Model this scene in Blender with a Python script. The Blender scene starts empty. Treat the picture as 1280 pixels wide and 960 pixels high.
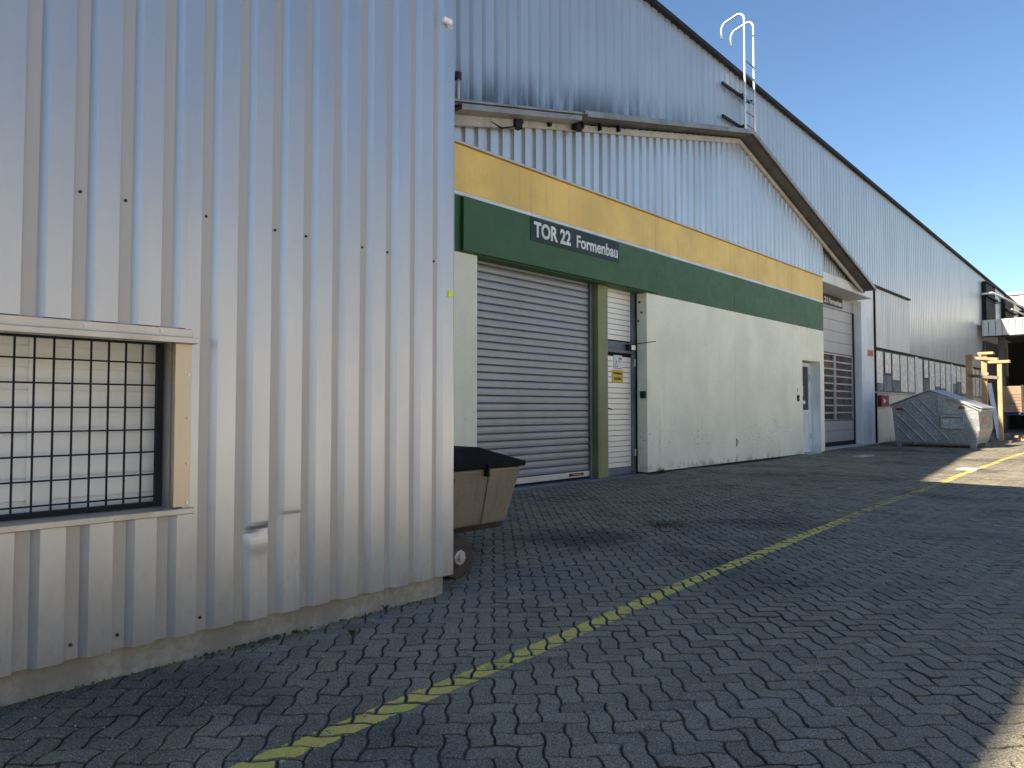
import bpy, bmesh, math, random
import numpy as np
from mathutils import Matrix, Vector
random.seed(7); rng = np.random.default_rng(7)
S = bpy.context.scene
COL = S.collection
# axes: +Y runs along the facades away from the camera, +X points away from them, Z up, metres
XN, XF, XH = -3.17, -6.52, -7.10        # cladding of the near hall, facade of the workshop, wall of the tall hall

# ------------------------------------------------------------------ materials
def nt(name):
    m = bpy.data.materials.new(name); m.use_nodes = True
    t = m.node_tree; b = t.nodes['Principled BSDF']
    return m, t, b
class N:
    """small node helper"""
    def __init__(s, t): s.t = t; s.co = t.nodes.new('ShaderNodeTexCoord').outputs['Object']
    def mapv(s, sc, src=None):
        n = s.t.nodes.new('ShaderNodeMapping'); n.inputs['Scale'].default_value = sc
        s.t.links.new(src or s.co, n.inputs['Vector']); return n.outputs[0]
    def noise(s, scale, detail=4, sc=None, rough=.55):
        n = s.t.nodes.new('ShaderNodeTexNoise'); n.inputs['Scale'].default_value = scale
        n.inputs['Detail'].default_value = detail; n.inputs['Roughness'].default_value = rough
        s.t.links.new(s.mapv(sc) if sc else s.co, n.inputs['Vector']); return n.outputs['Fac']
    def voro(s, scale, out='Color', sc=None):
        n = s.t.nodes.new('ShaderNodeTexVoronoi'); n.inputs['Scale'].default_value = scale
        s.t.links.new(s.mapv(sc) if sc else s.co, n.inputs['Vector']); return n.outputs[out]
    def ramp(s, src, a, b, lo=0., hi=1.):
        n = s.t.nodes.new('ShaderNodeMapRange'); n.interpolation_type = 'SMOOTHSTEP'
        for k, v in zip(('From Min', 'From Max', 'To Min', 'To Max'), (a, b, lo, hi)): n.inputs[k].default_value = v
        s.t.links.new(src, n.inputs['Value']); return n.outputs[0]
    def math(s, op, a, b=0.):
        n = s.t.nodes.new('ShaderNodeMath'); n.operation = op
        for i, v in enumerate((a, b)):
            if isinstance(v, (int, float)): n.inputs[i].default_value = v
            else: s.t.links.new(v, n.inputs[i])
        return n.outputs[0]
    def mix(s, f, a, b):
        n = s.t.nodes.new('ShaderNodeMix'); n.data_type = 'RGBA'
        for i, v in ((0, f), (6, a), (7, b)):
            if isinstance(v, (int, float)): n.inputs[i].default_value = v
            elif isinstance(v, tuple): n.inputs[i].default_value = (*v[:3], 1)
            else: s.t.links.new(v, n.inputs[i])
        return n.outputs[2]
    def xyz(s):
        n = s.t.nodes.new('ShaderNodeSeparateXYZ'); s.t.links.new(s.co, n.inputs[0]); return n.outputs
    def bump(s, b, h, strength=.3, dist=.01):
        n = s.t.nodes.new('ShaderNodeBump'); n.inputs['Strength'].default_value = strength; n.inputs['Distance'].default_value = dist
        s.t.links.new(h, n.inputs['Height']); s.t.links.new(n.outputs[0], b.inputs['Normal'])
def dk(c, k): return tuple(x*k for x in c)
def M(name, col, rough=.6, metal=0., var=.18, vs=2.5, fine=70., fv=.12, bump=0., bs=150., streak=0., dirt=(.06, .05, .04), sc=(9, 9, .35), spec=.5):
    m, t, b = nt(name); n = N(t)
    c = n.mix(n.ramp(n.noise(vs), .3, .7), dk(col, 1-var), dk(col, 1+var*.5))
    c = n.mix(n.ramp(n.noise(fine, 3), .35, .7, 0, fv*3), c, dk(col, .62))
    if streak: c = n.mix(n.ramp(n.noise(1., 5, sc), .5, .78, 0, streak), c, dirt)
    t.links.new(c, b.inputs['Base Color']); b.inputs['Metallic'].default_value = metal
    t.links.new(n.ramp(n.noise(6), .2, .8, rough-.07, rough+.08), b.inputs['Roughness'])
    b.inputs['Specular IOR Level'].default_value = spec
    if bump: n.bump(b, n.noise(bs, 3), bump, .004)
    return m

def metal_sheet(name, col, rough, metal, dirt_amt, dirt=(.075, .07, .065), rake=False, rust=0., brushed=.02, splash=0., flute=False):
    m, t, b = nt(name); n = N(t)
    c = n.mix(n.ramp(n.noise(1.3, 5, (1, 1, .4)), .3, .72), dk(col, .93), dk(col, 1.04))
    c = n.mix(n.ramp(n.noise(1., 6, (4, 4, .22)), .48, .8, 0, dirt_amt), c, dirt)
    c = n.mix(n.ramp(n.noise(38, 2), .68, .76, 0, dirt_amt*.8), c, dirt)
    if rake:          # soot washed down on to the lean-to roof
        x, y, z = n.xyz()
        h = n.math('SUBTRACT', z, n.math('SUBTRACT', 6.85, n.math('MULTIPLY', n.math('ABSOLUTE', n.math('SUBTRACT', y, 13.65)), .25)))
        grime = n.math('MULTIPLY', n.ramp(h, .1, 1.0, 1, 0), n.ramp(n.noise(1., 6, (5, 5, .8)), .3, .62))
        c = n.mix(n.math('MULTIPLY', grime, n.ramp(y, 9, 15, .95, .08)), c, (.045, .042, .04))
    rg = n.ramp(n.noise(2.2, 4, (3, 3, .6)), .2, .8, rough-.03, rough+.05)
    if flute:         # darker, duller flutes between the pans
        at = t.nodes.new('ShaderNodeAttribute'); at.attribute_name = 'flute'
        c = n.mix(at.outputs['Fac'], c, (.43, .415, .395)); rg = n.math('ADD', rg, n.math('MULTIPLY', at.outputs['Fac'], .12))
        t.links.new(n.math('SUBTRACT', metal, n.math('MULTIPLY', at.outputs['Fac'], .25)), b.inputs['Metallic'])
    if splash:
        x, y, z = n.xyz()
        sp = n.math('MULTIPLY', n.ramp(z, .1, .75, 1, 0), n.ramp(n.noise(26, 6, (1, 1, .5), .7), .46, .66))
        c = n.mix(n.math('MULTIPLY', sp, splash), c, (.2, .18, .15))
        c = n.mix(n.math('MULTIPLY', n.ramp(n.noise(1., 2, (60, 60, 1.2)), .66, .74), .12), c, (.3, .29, .27))
    if rust:
        c = n.mix(n.ramp(n.noise(1., 5, (3, 3, .5)), .62, .8, 0, rust), c, (.16, .085, .04))
    t.links.new(c, b.inputs['Base Color']); b.inputs['Metallic'].default_value = metal
    t.links.new(rg, b.inputs['Roughness'])
    n.bump(b, n.noise(1., 3, (260, 260, 3)), brushed*3, .002)
    return m
def cream_wall(name, col, scuffs=True):
    m, t, b = nt(name); n = N(t); x, y, z = n.xyz()
    c = n.mix(n.ramp(n.noise(1.1, 4), .3, .7), dk(col, .9), dk(col, 1.05))
    c = n.mix(n.ramp(n.noise(1., 6, (6, 6, .25)), .55, .8, 0, .2), c, (.55, .53, .36))
    if scuffs:
        band = n.math('MULTIPLY', n.ramp(z, .25, .45), n.ramp(z, .6, 1.15, 1, 0))
        sp = n.math('MULTIPLY', n.ramp(n.noise(16, 5, (1, 1, 1.8)), .58, .66), n.ramp(n.noise(.9, 2), .42, .6))
        c = n.mix(n.math('MULTIPLY', n.math('MULTIPLY', sp, band), .5), c, (.14, .14, .11))
        c = n.mix(n.math('MULTIPLY', n.ramp(n.noise(9, 5, (1, 1, 2)), .62, .70), .15), c, (.3, .3, .22))
        c = n.mix(n.math('MULTIPLY', n.ramp(z, .02, .22, 1, 0), n.ramp(n.noise(5, 5), .46, .64, 0, .6)), c, (.16, .165, .1))
        c = n.mix(n.math('MULTIPLY', n.ramp(n.noise(1., 5, (14, 14, .6)), .62, .74, 0, .45), n.ramp(z, .2, 1.6, 1, .0)), c, (.2, .22, .15))
    t.links.new(c, b.inputs['Base Color']); b.inputs['Roughness'].default_value = .62
    n.bump(b, n.noise(190, 4), .12, .003)
    return m
def painted(name, col, streak=.3, dirt=(.1, .09, .06), rough=.55):
    return M(name, col, rough, 0, .14, 1.2, 40, .05, .08, 160, streak, dirt)

MT = dict(
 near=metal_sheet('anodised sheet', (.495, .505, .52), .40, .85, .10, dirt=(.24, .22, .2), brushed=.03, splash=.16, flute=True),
 trim=metal_sheet('galvanised trim', (.56, .52, .47), .44, .75, .35, dirt=(.2, .16, .11), rust=.25),
 flange=metal_sheet('flange with warm reflection', (.60, .50, .36), .45, .6, .5, dirt=(.62, .40, .15), rust=.3),  # warm reflection put into the flange colour as ochre
 hall=metal_sheet('weathered sheet', (.50, .50, .49), .40, .7, .12, rake=True),
 hall_low=metal_sheet('lower sheet', (.66, .64, .61), .45, .5, .28, rust=.25),
 gable=metal_sheet('gable sheet', (.57, .57, .56), .38, .75, .3, dirt=(.16, .13, .11), rust=.15),
 cream=cream_wall('cream panel', (.85, .83, .645)),
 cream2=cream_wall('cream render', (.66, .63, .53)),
 yellow=painted('yellow panel', (.84, .56, .15), .3, (.4, .29, .12)),
 green=painted('green panel', (.034, .105, .034), .3, (.06, .10, .045)),
 greend=painted('dark green board', (.004, .022, .015), .1, (.03, .06, .02)),
 white=M('white paint', (.74, .75, .72), .5, streak=.15, dirt=(.4, .4, .36)),
 black=M('black paint', (.018, .019, .022), .7, spec=.2),
 dark=M('dark void', (.012, .012, .013), .9),
 soffit=M('dirty soffit', (.115, .108, .10), .7, .2, .3, streak=.6, dirt=(.035, .03, .025)),
 verge=M('verge metal', (.30, .29, .275), .5, .5, .25, streak=.4, dirt=(.12, .1, .08)),
 board=M('barge trim', (.44, .41, .36), .55, .1, .2, streak=.5, dirt=(.16, .12, .08)),
 slat=metal_sheet('shutter slat', (.30, .305, .315), .42, .5, .12, dirt=(.16, .155, .15)),
 slat_pale=metal_sheet('pale slat', (.80, .77, .69), .4, .3, .2, dirt=(.34, .32, .27)),
 steel=M('blue grey steel', (.15, .175, .205), .45, .4, .25, streak=.4, dirt=(.07, .06, .05)),
 olive=M('olive post', (.245, .25, .105), .55, streak=.5, dirt=(.1, .1, .04)),
 alu=M('aluminium', (.66, .66, .66), .35, .8, .12),
 galv=M('galvanised pipe', (.72, .73, .73), .38, .55, .1),
 pane=None,
 blue_white=painted('pale blue render', (.74, .76, .75), .45, (.38, .4, .42), .6),
 grey_panel=metal_sheet('grey door sheet', (.42, .41, .41), .5, .3, .3, dirt=(.3, .28, .25)),
 smoke=M('smoked pane', (.05, .052, .058), .18, 0, .3, spec=.25),
 concrete=M('plinth concrete', (.38, .35, .28), .85, 0, .35, 3, 30, .2, .5, 60, .55, (.12, .1, .07)),
 pale_conc=M('pale concrete', (.46, .45, .42), .85, 0, .2, 2, 40, .1, .3, 90),
 tub=M('drab plastic', (.235, .195, .135), .55, 0, .22, 3, 40, .1, .1, 60, .5, (.11, .09, .06)),
 blackp=M('black lid', (.013, .012, .011), .75, 0, .3, 6, 80, .2, .15, 60, spec=.12),
 rustwheel=M('rusty wheel', (.075, .055, .04), .75, .1, .35, 12, 80, .2, .3, 90),
 rust=M('rusted steel', (.06, .045, .035), .8, .2, .4, 9),
 wood=M('raw timber', (.52, .335, .165), .7, 0, .3, 4, 50, .2, .2, 60, .4, (.26, .15, .06), (25, 25, 1.2)),
 oldwood=M('weathered timber', (.25, .19, .13), .8, 0, .35, 4, 50, .2, .2, 60, .4, (.08, .06, .04), (14, 14, 3)),
 crate=M('crate boards', (.36, .235, .15), .75, 0, .3, 3, 50, .15, .2, 60, .3, (.15, .09, .05), (2, 2, 14)),
 red=painted('red enamel', (.22, .02, .02), .2, (.1, .02, .02), .4),
 orange=painted('orange plate', (.62, .2, .1), .2),
 yel=painted('yellow plate', (.72, .44, .03), .15),
 lime=M('lime sticker', (.72, .86, .02), .5, var=.05),
 ink=M('black ink', (.015, .015, .015), .6, var=.05),
 blue=M('blue tarpaulin', (.025, .05, .17), .4, bump=.3, bs=12),
 leaf=M('weed green', (.07, .13, .03), .6, var=.4, vs=30),
 moss=M('moss', (.075, .075, .04), .95, var=.5, vs=30, bump=.6, bs=90),
 dry=M('dry leaves', (.14, .075, .03), .8, var=.5, vs=60),
 tan=M('tan render', (.78, .76, .71), .8, streak=.2, dirt=(.3, .22, .14)),
 farwhite=metal_sheet('far pale sheet', (.72, .68, .6), .55, .1, .2, dirt=(.5, .46, .4)),
 canopy=metal_sheet('canopy sheet', (.62, .6, .53), .5, .25, .35, dirt=(.3, .27, .2)),
 pale_reflection=M('pale reflection pane', (.92, .89, .78), .25, var=.05, vs=1.5, fv=0.),  # bright reflection put into an opaque pane colour
 frame=M('dark window frame', (.07, .075, .075), .5),
 grey_reflection=M('grey reflection pane', (.30, .32, .34), .2, 0, .35, 2.),  # blue-grey reflection put into the lower pane colour
 blind=M('cream blind', (.90, .89, .83), .8, var=.08, vs=1.5, fv=.02),
)
def spangle():
    m, t, b = nt('spangled zinc'); n = N(t)
    v = n.voro(26); s_ = t.nodes.new('ShaderNodeSeparateColor'); t.links.new(v, s_.inputs[0])
    c = n.mix(s_.outputs[0], (.27, .285, .29), (.46, .47, .46))
    c = n.mix(n.ramp(n.noise(2.2, 5), .45, .75, 0, .6), c, (.2, .21, .22))
    t.links.new(c, b.inputs['Base Color']); b.inputs['Metallic'].default_value = .55
    t.links.new(n.ramp(s_.outputs[1], 0, 1, .38, .6), b.inputs['Roughness']); return m
MT['zinc'] = spangle()
def glass():
    m = bpy.data.materials.new('window glass'); m.use_nodes = True; t = m.node_tree
    t.nodes.remove(t.nodes['Principled BSDF']); o = t.nodes['Material Output']
    a = t.nodes.new('ShaderNodeBsdfTransparent'); a.inputs[0].default_value = (.96, .97, .97, 1)
    g = t.nodes.new('ShaderNodeBsdfGlossy'); g.inputs['Roughness'].default_value = .03
    lw = t.nodes.new('ShaderNodeLayerWeight'); nn_ = N(t); f_ = nn_.math('ADD', nn_.math('MULTIPLY', nn_.math('POWER', lw.outputs['Facing'], 4.5), .9), .04)
    x = t.nodes.new('ShaderNodeMixShader')
    t.links.new(f_, x.inputs[0]); t.links.new(a.outputs[0], x.inputs[1]); t.links.new(g.outputs[0], x.inputs[2])
    t.links.new(x.outputs[0], o.inputs[0]); return m
MT['pane'] = glass()
def paving_mat():
    m, t, b = nt('concrete pavers'); n = N(t)
    at = t.nodes.new('ShaderNodeAttribute'); at.attribute_name = 'tone'; x, y, z = n.xyz()
    c = n.mix(at.outputs['Fac'], (.26, .218, .152), (.42, .36, .25))
    c = n.mix(n.ramp(n.noise(.55, 5), .50, .66, 0, .72), c, (.07, .066, .06))           # oil and rubber
    c = n.mix(n.ramp(n.noise(1.4, 5), .54, .70, 0, .55), c, (.34, .31, .25))              # dust
    def spot(cx, cy, r0, r1):
        d = n.math('SQRT', n.math('ADD', n.math('POWER', n.math('SUBTRACT', x, cx), 2.), n.math('POWER', n.math('SUBTRACT', y, cy), 2.)))
        d = n.math('ADD', d, n.math('MULTIPLY', n.math('SUBTRACT', n.noise(2.4, 5), .5), 1.1)); return n.ramp(d, r0, r1, 1, 0)
    c = n.mix(n.math('MULTIPLY', spot(-3.75, 4.75, .15, .75), .75), c, (.035, .034, .034))
    c = n.mix(n.math('MULTIPLY', spot(-3.1, 3.45, .1, .7), .5), c, (.25, .235, .19))
    c = n.mix(n.math('MULTIPLY', spot(-2.85, .9, .1, .7), .45), c, (.03, .031, .028))
    c = n.mix(n.ramp(n.noise(150, 3), .35, .68, 0, .8), c, (.06, .055, .056))
    c = n.mix(n.ramp(n.noise(190, 2), .57, .68, 0, .75), c, (.50, .47, .41))
    aj = t.nodes.new('ShaderNodeAttribute'); aj.attribute_name = 'joint'
    c = n.mix(n.math('MULTIPLY', aj.outputs['Fac'], n.ramp(n.noise(1.7, 5), .36, .62, .25, .9)), c, (.05, .046, .037))
    t.links.new(c, b.inputs['Base Color']); b.inputs['Specular IOR Level'].default_value = .12
    t.links.new(n.ramp(n.noise(20, 3), .3, .7, .72, .92), b.inputs['Roughness'])
    h = n.math('ADD', n.noise(170, 4), n.math('MULTIPLY', n.noise(28, 4), 1.6)); n.bump(b, h, .55, .004)
    return m
MT['paver'] = paving_mat()
def bed_mat():
    m, t, b = nt('joint sand'); n = N(t)
    c = n.mix(n.ramp(n.noise(1.2, 5), .4, .7), (.05, .046, .038), (.12, .11, .088))
    c = n.mix(n.ramp(n.noise(2.2, 6), .56, .7, 0, .6), c, (.04, .05, .018))
    t.links.new(c, b.inputs['Base Color']); b.inputs['Roughness'].default_value = .95; n.bump(b, n.noise(120, 4), .6, .006); return m
MT['bed'] = bed_mat()
def yard_mat():
    m, t, b = nt('yard surface'); n = N(t)
    br = t.nodes.new('ShaderNodeTexBrick'); br.inputs['Scale'].default_value = 5.9
    mp = t.nodes.new('ShaderNodeMapping'); mp.inputs['Rotation'].default_value = (0, 0, math.radians(45)); t.links.new(n.co, mp.inputs[0]); t.links.new(mp.outputs[0], br.inputs[0])
    br.inputs['Color1'].default_value = (.2, .19, .17, 1); br.inputs['Color2'].default_value = (.26, .25, .225, 1); br.inputs['Mortar'].default_value = (.05, .047, .04, 1); br.inputs['Mortar Size'].default_value = .03
    c = n.mix(n.ramp(n.noise(.5, 5), .45, .7, 0, .5), br.outputs[0], (.2, .19, .165))
    t.links.new(c, b.inputs['Base Color']); b.inputs['Roughness'].default_value = .85; return m
MT['yard'] = yard_mat()
MT['bounce_pale'] = M('pale bounce ground', (.62, .58, .51), .9, 0, .2, .8, 40, .1, .2, 90)
def paint_mat():
    m = bpy.data.materials.new('yellow road paint'); m.use_nodes = True; t = m.node_tree; n = N(t)
    b = t.nodes['Principled BSDF']; o = t.nodes['Material Output']; x, y, z = n.xyz()
    c = n.mix(n.ramp(n.noise(60, 4), .35, .7), (.66, .49, .085), (.74, .58, .15)); c = n.mix(n.ramp(n.noise(6, 4), .5, .8, 0, .5), c, (.3, .25, .08))
    t.links.new(c, b.inputs['Base Color']); b.inputs['Roughness'].default_value = .7
    far = n.math('MULTIPLY', n.ramp(y, 6.2, 8.5, 0, .10), n.ramp(y, 11.5, 13.5, 1, 0))
    wear = n.ramp(n.math('SUBTRACT', n.math('ADD', n.math('MULTIPLY', n.noise(75, 6, None, .7), .5), n.math('MULTIPLY', n.noise(8, 4), .5)), far), .40, .42)
    lx = n.math('SUBTRACT', n.math('MULTIPLY', n.math('MULTIPLY', y, y), .00115), n.math('ADD', n.math('MULTIPLY', y, .062), 2.05))
    dd = n.math('ABSOLUTE', n.math('SUBTRACT', x, lx))
    wear = n.math('MULTIPLY', wear, n.ramp(n.math('ADD', dd, n.math('MULTIPLY', n.math('SUBTRACT', n.noise(22, 6, None, .75), .5), .05)), .050, .055, 1, 0))
    tr = t.nodes.new('ShaderNodeBsdfTransparent'); mx = t.nodes.new('ShaderNodeMixShader')
    t.links.new(wear, mx.inputs[0]); t.links.new(tr.outputs[0], mx.inputs[1]); t.links.new(b.outputs[0], mx.inputs[2]); t.links.new(mx.outputs[0], o.inputs[0])
    return m
MT['paint'] = paint_mat()

# ------------------------------------------------------------------ mesh helpers
class MB:
    def __init__(s): s.v = []; s.f = []
    def add(s, v, f): o = len(s.v); s.v += [tuple(p) for p in v]; s.f += [tuple(i+o for i in q) for q in f]; return s
    def box(s, x0, x1, y0, y1, z0, z1):
        v = [(x, y, z) for z in (z0, z1) for x, y in ((x0, y0), (x1, y0), (x1, y1), (x0, y1))]
        return s.add(v, [(3, 2, 1, 0), (4, 5, 6, 7), (0, 1, 5, 4), (1, 2, 6, 5), (2, 3, 7, 6), (3, 0, 4, 7)])
    def hexa(s, b, t):            # two quads, bottom and top
        return s.add(list(b)+list(t), [(3, 2, 1, 0), (4, 5, 6, 7), (0, 1, 5, 4), (1, 2, 6, 5), (2, 3, 7, 6), (3, 0, 4, 7)])
    def prism(s, poly, ax, a, b):  # polygon in the two other axes, extruded along ax
        n = len(poly)
        def P(u, w, k): return {0: (k, u, w), 1: (u, k, w), 2: (u, w, k)}[ax]
        v = [P(u, w, a) for u, w in poly]+[P(u, w, b) for u, w in poly]
        return s.add(v, [tuple(range(n))[::-1], tuple(range(n, 2*n))]+[(i, (i+1) % n, n+(i+1) % n, n+i) for i in range(n)])
    def bar(s, p, q, w, h, up=(0, 0, 1)):
        p, q = Vector(p), Vector(q); d = (q-p).normalized(); u = Vector(up)
        if abs(d.dot(u)) > .95: u = Vector((1, 0, 0))
        a = d.cross(u).normalized()*w/2; c = a.cross(d).normalized()*h/2
        return s.hexa([p-a-c, p+a-c, p+a+c, p-a+c], [q-a-c, q+a-c, q+a+c, q-a+c])
    def tube(s, pts, r, n=10, cap=True):
        pts = [Vector(p) for p in pts]; rings = []
        ref = Vector((0.31, .17, .93))
        for i, p in enumerate(pts):
            d = (pts[min(i+1, len(pts)-1)]-pts[max(i-1, 0)]).normalized()
            a = d.cross(ref).normalized(); b = d.cross(a)
            rings.append([p+(a*math.cos(2*math.pi*k/n)+b*math.sin(2*math.pi*k/n))*r for k in range(n)])
        v = [q for R in rings for q in R]; f = []
        for i in range(len(pts)-1):
            for k in range(n): f.append((i*n+k, i*n+(k+1) % n, (i+1)*n+(k+1) % n, (i+1)*n+k))
        if cap: f += [tuple(range(n))[::-1], tuple(range((len(pts)-1)*n, len(pts)*n))]
        return s.add(v, f)
    def disc(s, c, ax, r, t, n=24):   # cylinder centred at c, thickness t along axis
        d = Vector({0: (1, 0, 0), 1: (0, 1, 0), 2: (0, 0, 1)}[ax])*t/2; c = Vector(c)
        return s.tube([c-d, c+d], r, n)
    def build(s, name, mat, parent=None, bevel=0., smooth=False):
        me = bpy.data.meshes.new(name); me.from_pydata(s.v, [], s.f)
        bm = bmesh.new(); bm.from_mesh(me); bmesh.ops.recalc_face_normals(bm, faces=bm.faces[:]); bm.to_mesh(me); bm.free()
        me.materials.append(mat)
        if smooth: me.polygons.foreach_set('use_smooth', [True]*len(me.polygons))
        return link(name, me, parent, bevel)
def link(name, me, parent=None, bevel=0.):
    o = bpy.data.objects.new(name, me); COL.objects.link(o)
    if parent is not None: adopt(o, parent)
    if bevel:
        b = o.modifiers.new('bevel', 'BEVEL'); b.width = bevel; b.segments = 2; b.limit_method = 'ANGLE'; b.angle_limit = math.radians(40)
    return o
def wm(o):
    m = Matrix.Translation(o.location)@o.rotation_euler.to_matrix().to_4x4()
    return (wm(o.parent)@o.matrix_parent_inverse@m) if o.parent else m
def adopt(o, p): o.parent = p; o.matrix_parent_inverse = wm(p).inverted()
def tag(o, label=None, cat=None, group=None, kind=None):
    for k, v in (('label', label), ('category', cat), ('group', group), ('kind', kind)):
        if v: o[k] = v
    return o
def thing(name, label, cat, loc, group=None):
    o = bpy.data.objects.new(name, None); COL.objects.link(o); o.location = loc; o.empty_display_size = .2
    return tag(o, label, cat, group)
def copy_tree(o, delta, parent=None):
    c = o.copy(); COL.objects.link(c)
    if parent is None: c.location = o.location+Vector(delta)
    else: c.parent = parent
    for ch in list(o.children): copy_tree(ch, delta, c)
    return c
def part(name, mat, parent, *boxes, bevel=0.):
    m = MB()
    for b in boxes: m.box(*b)
    return m.build(name, MT[mat], parent, bevel)
def text(name, body, mat, parent, x, y0, y1, z0, z1, bold=.02, depth=.002, space=1.):
    c = bpy.data.curves.new(name, 'FONT'); c.body = body; c.offset = bold; c.extrude = .01; c.space_character = space; c.resolution_u = 4
    t = bpy.data.objects.new(name, c); COL.objects.link(t)
    dg = bpy.context.evaluated_depsgraph_get(); dg.update()
    me = bpy.data.meshes.new_from_object(t.evaluated_get(dg)); bpy.data.objects.remove(t); bpy.data.curves.remove(c)
    me.name = name; co = np.array([v.co[:] for v in me.vertices]); lo, hi = co.min(0), co.max(0)
    u = (co-lo)/(hi-lo)
    me.vertices.foreach_set('co', np.column_stack([x+u[:, 2]*depth, y0+u[:, 0]*(y1-y0), z0+u[:, 1]*(z1-z0)]).ravel().astype('f4'))
    me.materials.clear(); me.materials.append(MT[mat]); me.update()
    return link(name, me, parent)

def sheet(m, prof, period, phase, y0, y1, zb, zt, x, nz=1, dent=None, zl=None):
    """corrugated sheet facing +X: prof = [(fraction along period, offset)]"""
    ys = []
    k = math.floor((y0-phase)/period)-1
    while phase+k*period < y1+period:
        ys += [(phase+(k+a)*period, o) for a, o in prof]; k += 1
    def off(y):
        for (ya, oa), (yb, ob) in zip(ys, ys[1:]):
            if ya <= y <= yb: return oa+(ob-oa)*(y-ya)/max(yb-ya, 1e-6)
        return 0
    pts = [(y0, off(y0))]+[p for p in ys if y0 < p[0] < y1]+[(y1, off(y1))]
    if dent:
        q = []
        for (ya, oa), (yb, ob) in zip(pts, pts[1:]):
            n = 6 if yb-ya > .05 else 2
            q += [(ya+(yb-ya)*i/n, oa+(ob-oa)*i/n) for i in range(n)]
        pts = q+[pts[-1]]
    fb = zb if callable(zb) else (lambda y: zb); ft = zt if callable(zt) else (lambda y: zt)
    fr = zl or [i/nz for i in range(nz+1)]
    v = []; f = []; nn = len(fr)
    for y, o in pts:
        for a in fr:
            z = fb(y)+(ft(y)-fb(y))*a; d = dent(y, z, o) if dent else 0.
            dz = 0
            if isinstance(d, tuple): d, dz = d
            v.append((x+o-d, y, z+dz))
    for i in range(len(pts)-1):
        for j in range(nn-1): f.append((i*nn+j, (i+1)*nn+j, (i+1)*nn+j+1, i*nn+j+1))
    m.add(v, f)
NEARP = [(0, 0), (.025, -.028), (.33, -.028), (.49, 0)]                # groove then wide pan; phase = right edge of a pan
HALLP = [(0, 0), (.04, -.055), (.16, -.055), (.34, 0)]
GABP = [(0, 0), (.05, -.045), (.30, -.045), (.42, 0)]

# ------------------------------------------------------------------ ground
def base_h(x, y):
    return .007*np.sin(.9*x+.5*y+.4)+.006*np.sin(-.6*x+1.3*y+1.)+.004*np.sin(2.1*x+.9*y)+.003*np.sin(1.3*x-2.6*y+2) - .004
def grid(name, mat, x0, x1, y0, y1, nx, ny, f, parent=None):
    X, Y = np.meshgrid(np.linspace(x0, x1, nx+1), np.linspace(y0, y1, ny+1)); Z = f(X, Y)+0*X
    m = MB(); m.v = [tuple(p) for p in np.column_stack([X.ravel(), Y.ravel(), Z.ravel()])]
    m.f = [(j*(nx+1)+i, j*(nx+1)+i+1, (j+1)*(nx+1)+i+1, (j+1)*(nx+1)+i) for j in range(ny) for i in range(nx)]
    return m.build(name, MT[mat], parent, smooth=True)
tag(MB().add([(-300, -200, -.06), (300, -200, -.06), (300, 600, -.06), (-300, 600, -.06)], [(0, 1, 2, 3)]).build('yard_ground', MT['yard']), kind='structure')
tag(grid('paving_bed', 'bed', -7.6, 3.5, -1.5, 31.2, 50, 140, lambda x, y: base_h(x, y)-.0095), kind='structure')

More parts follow.
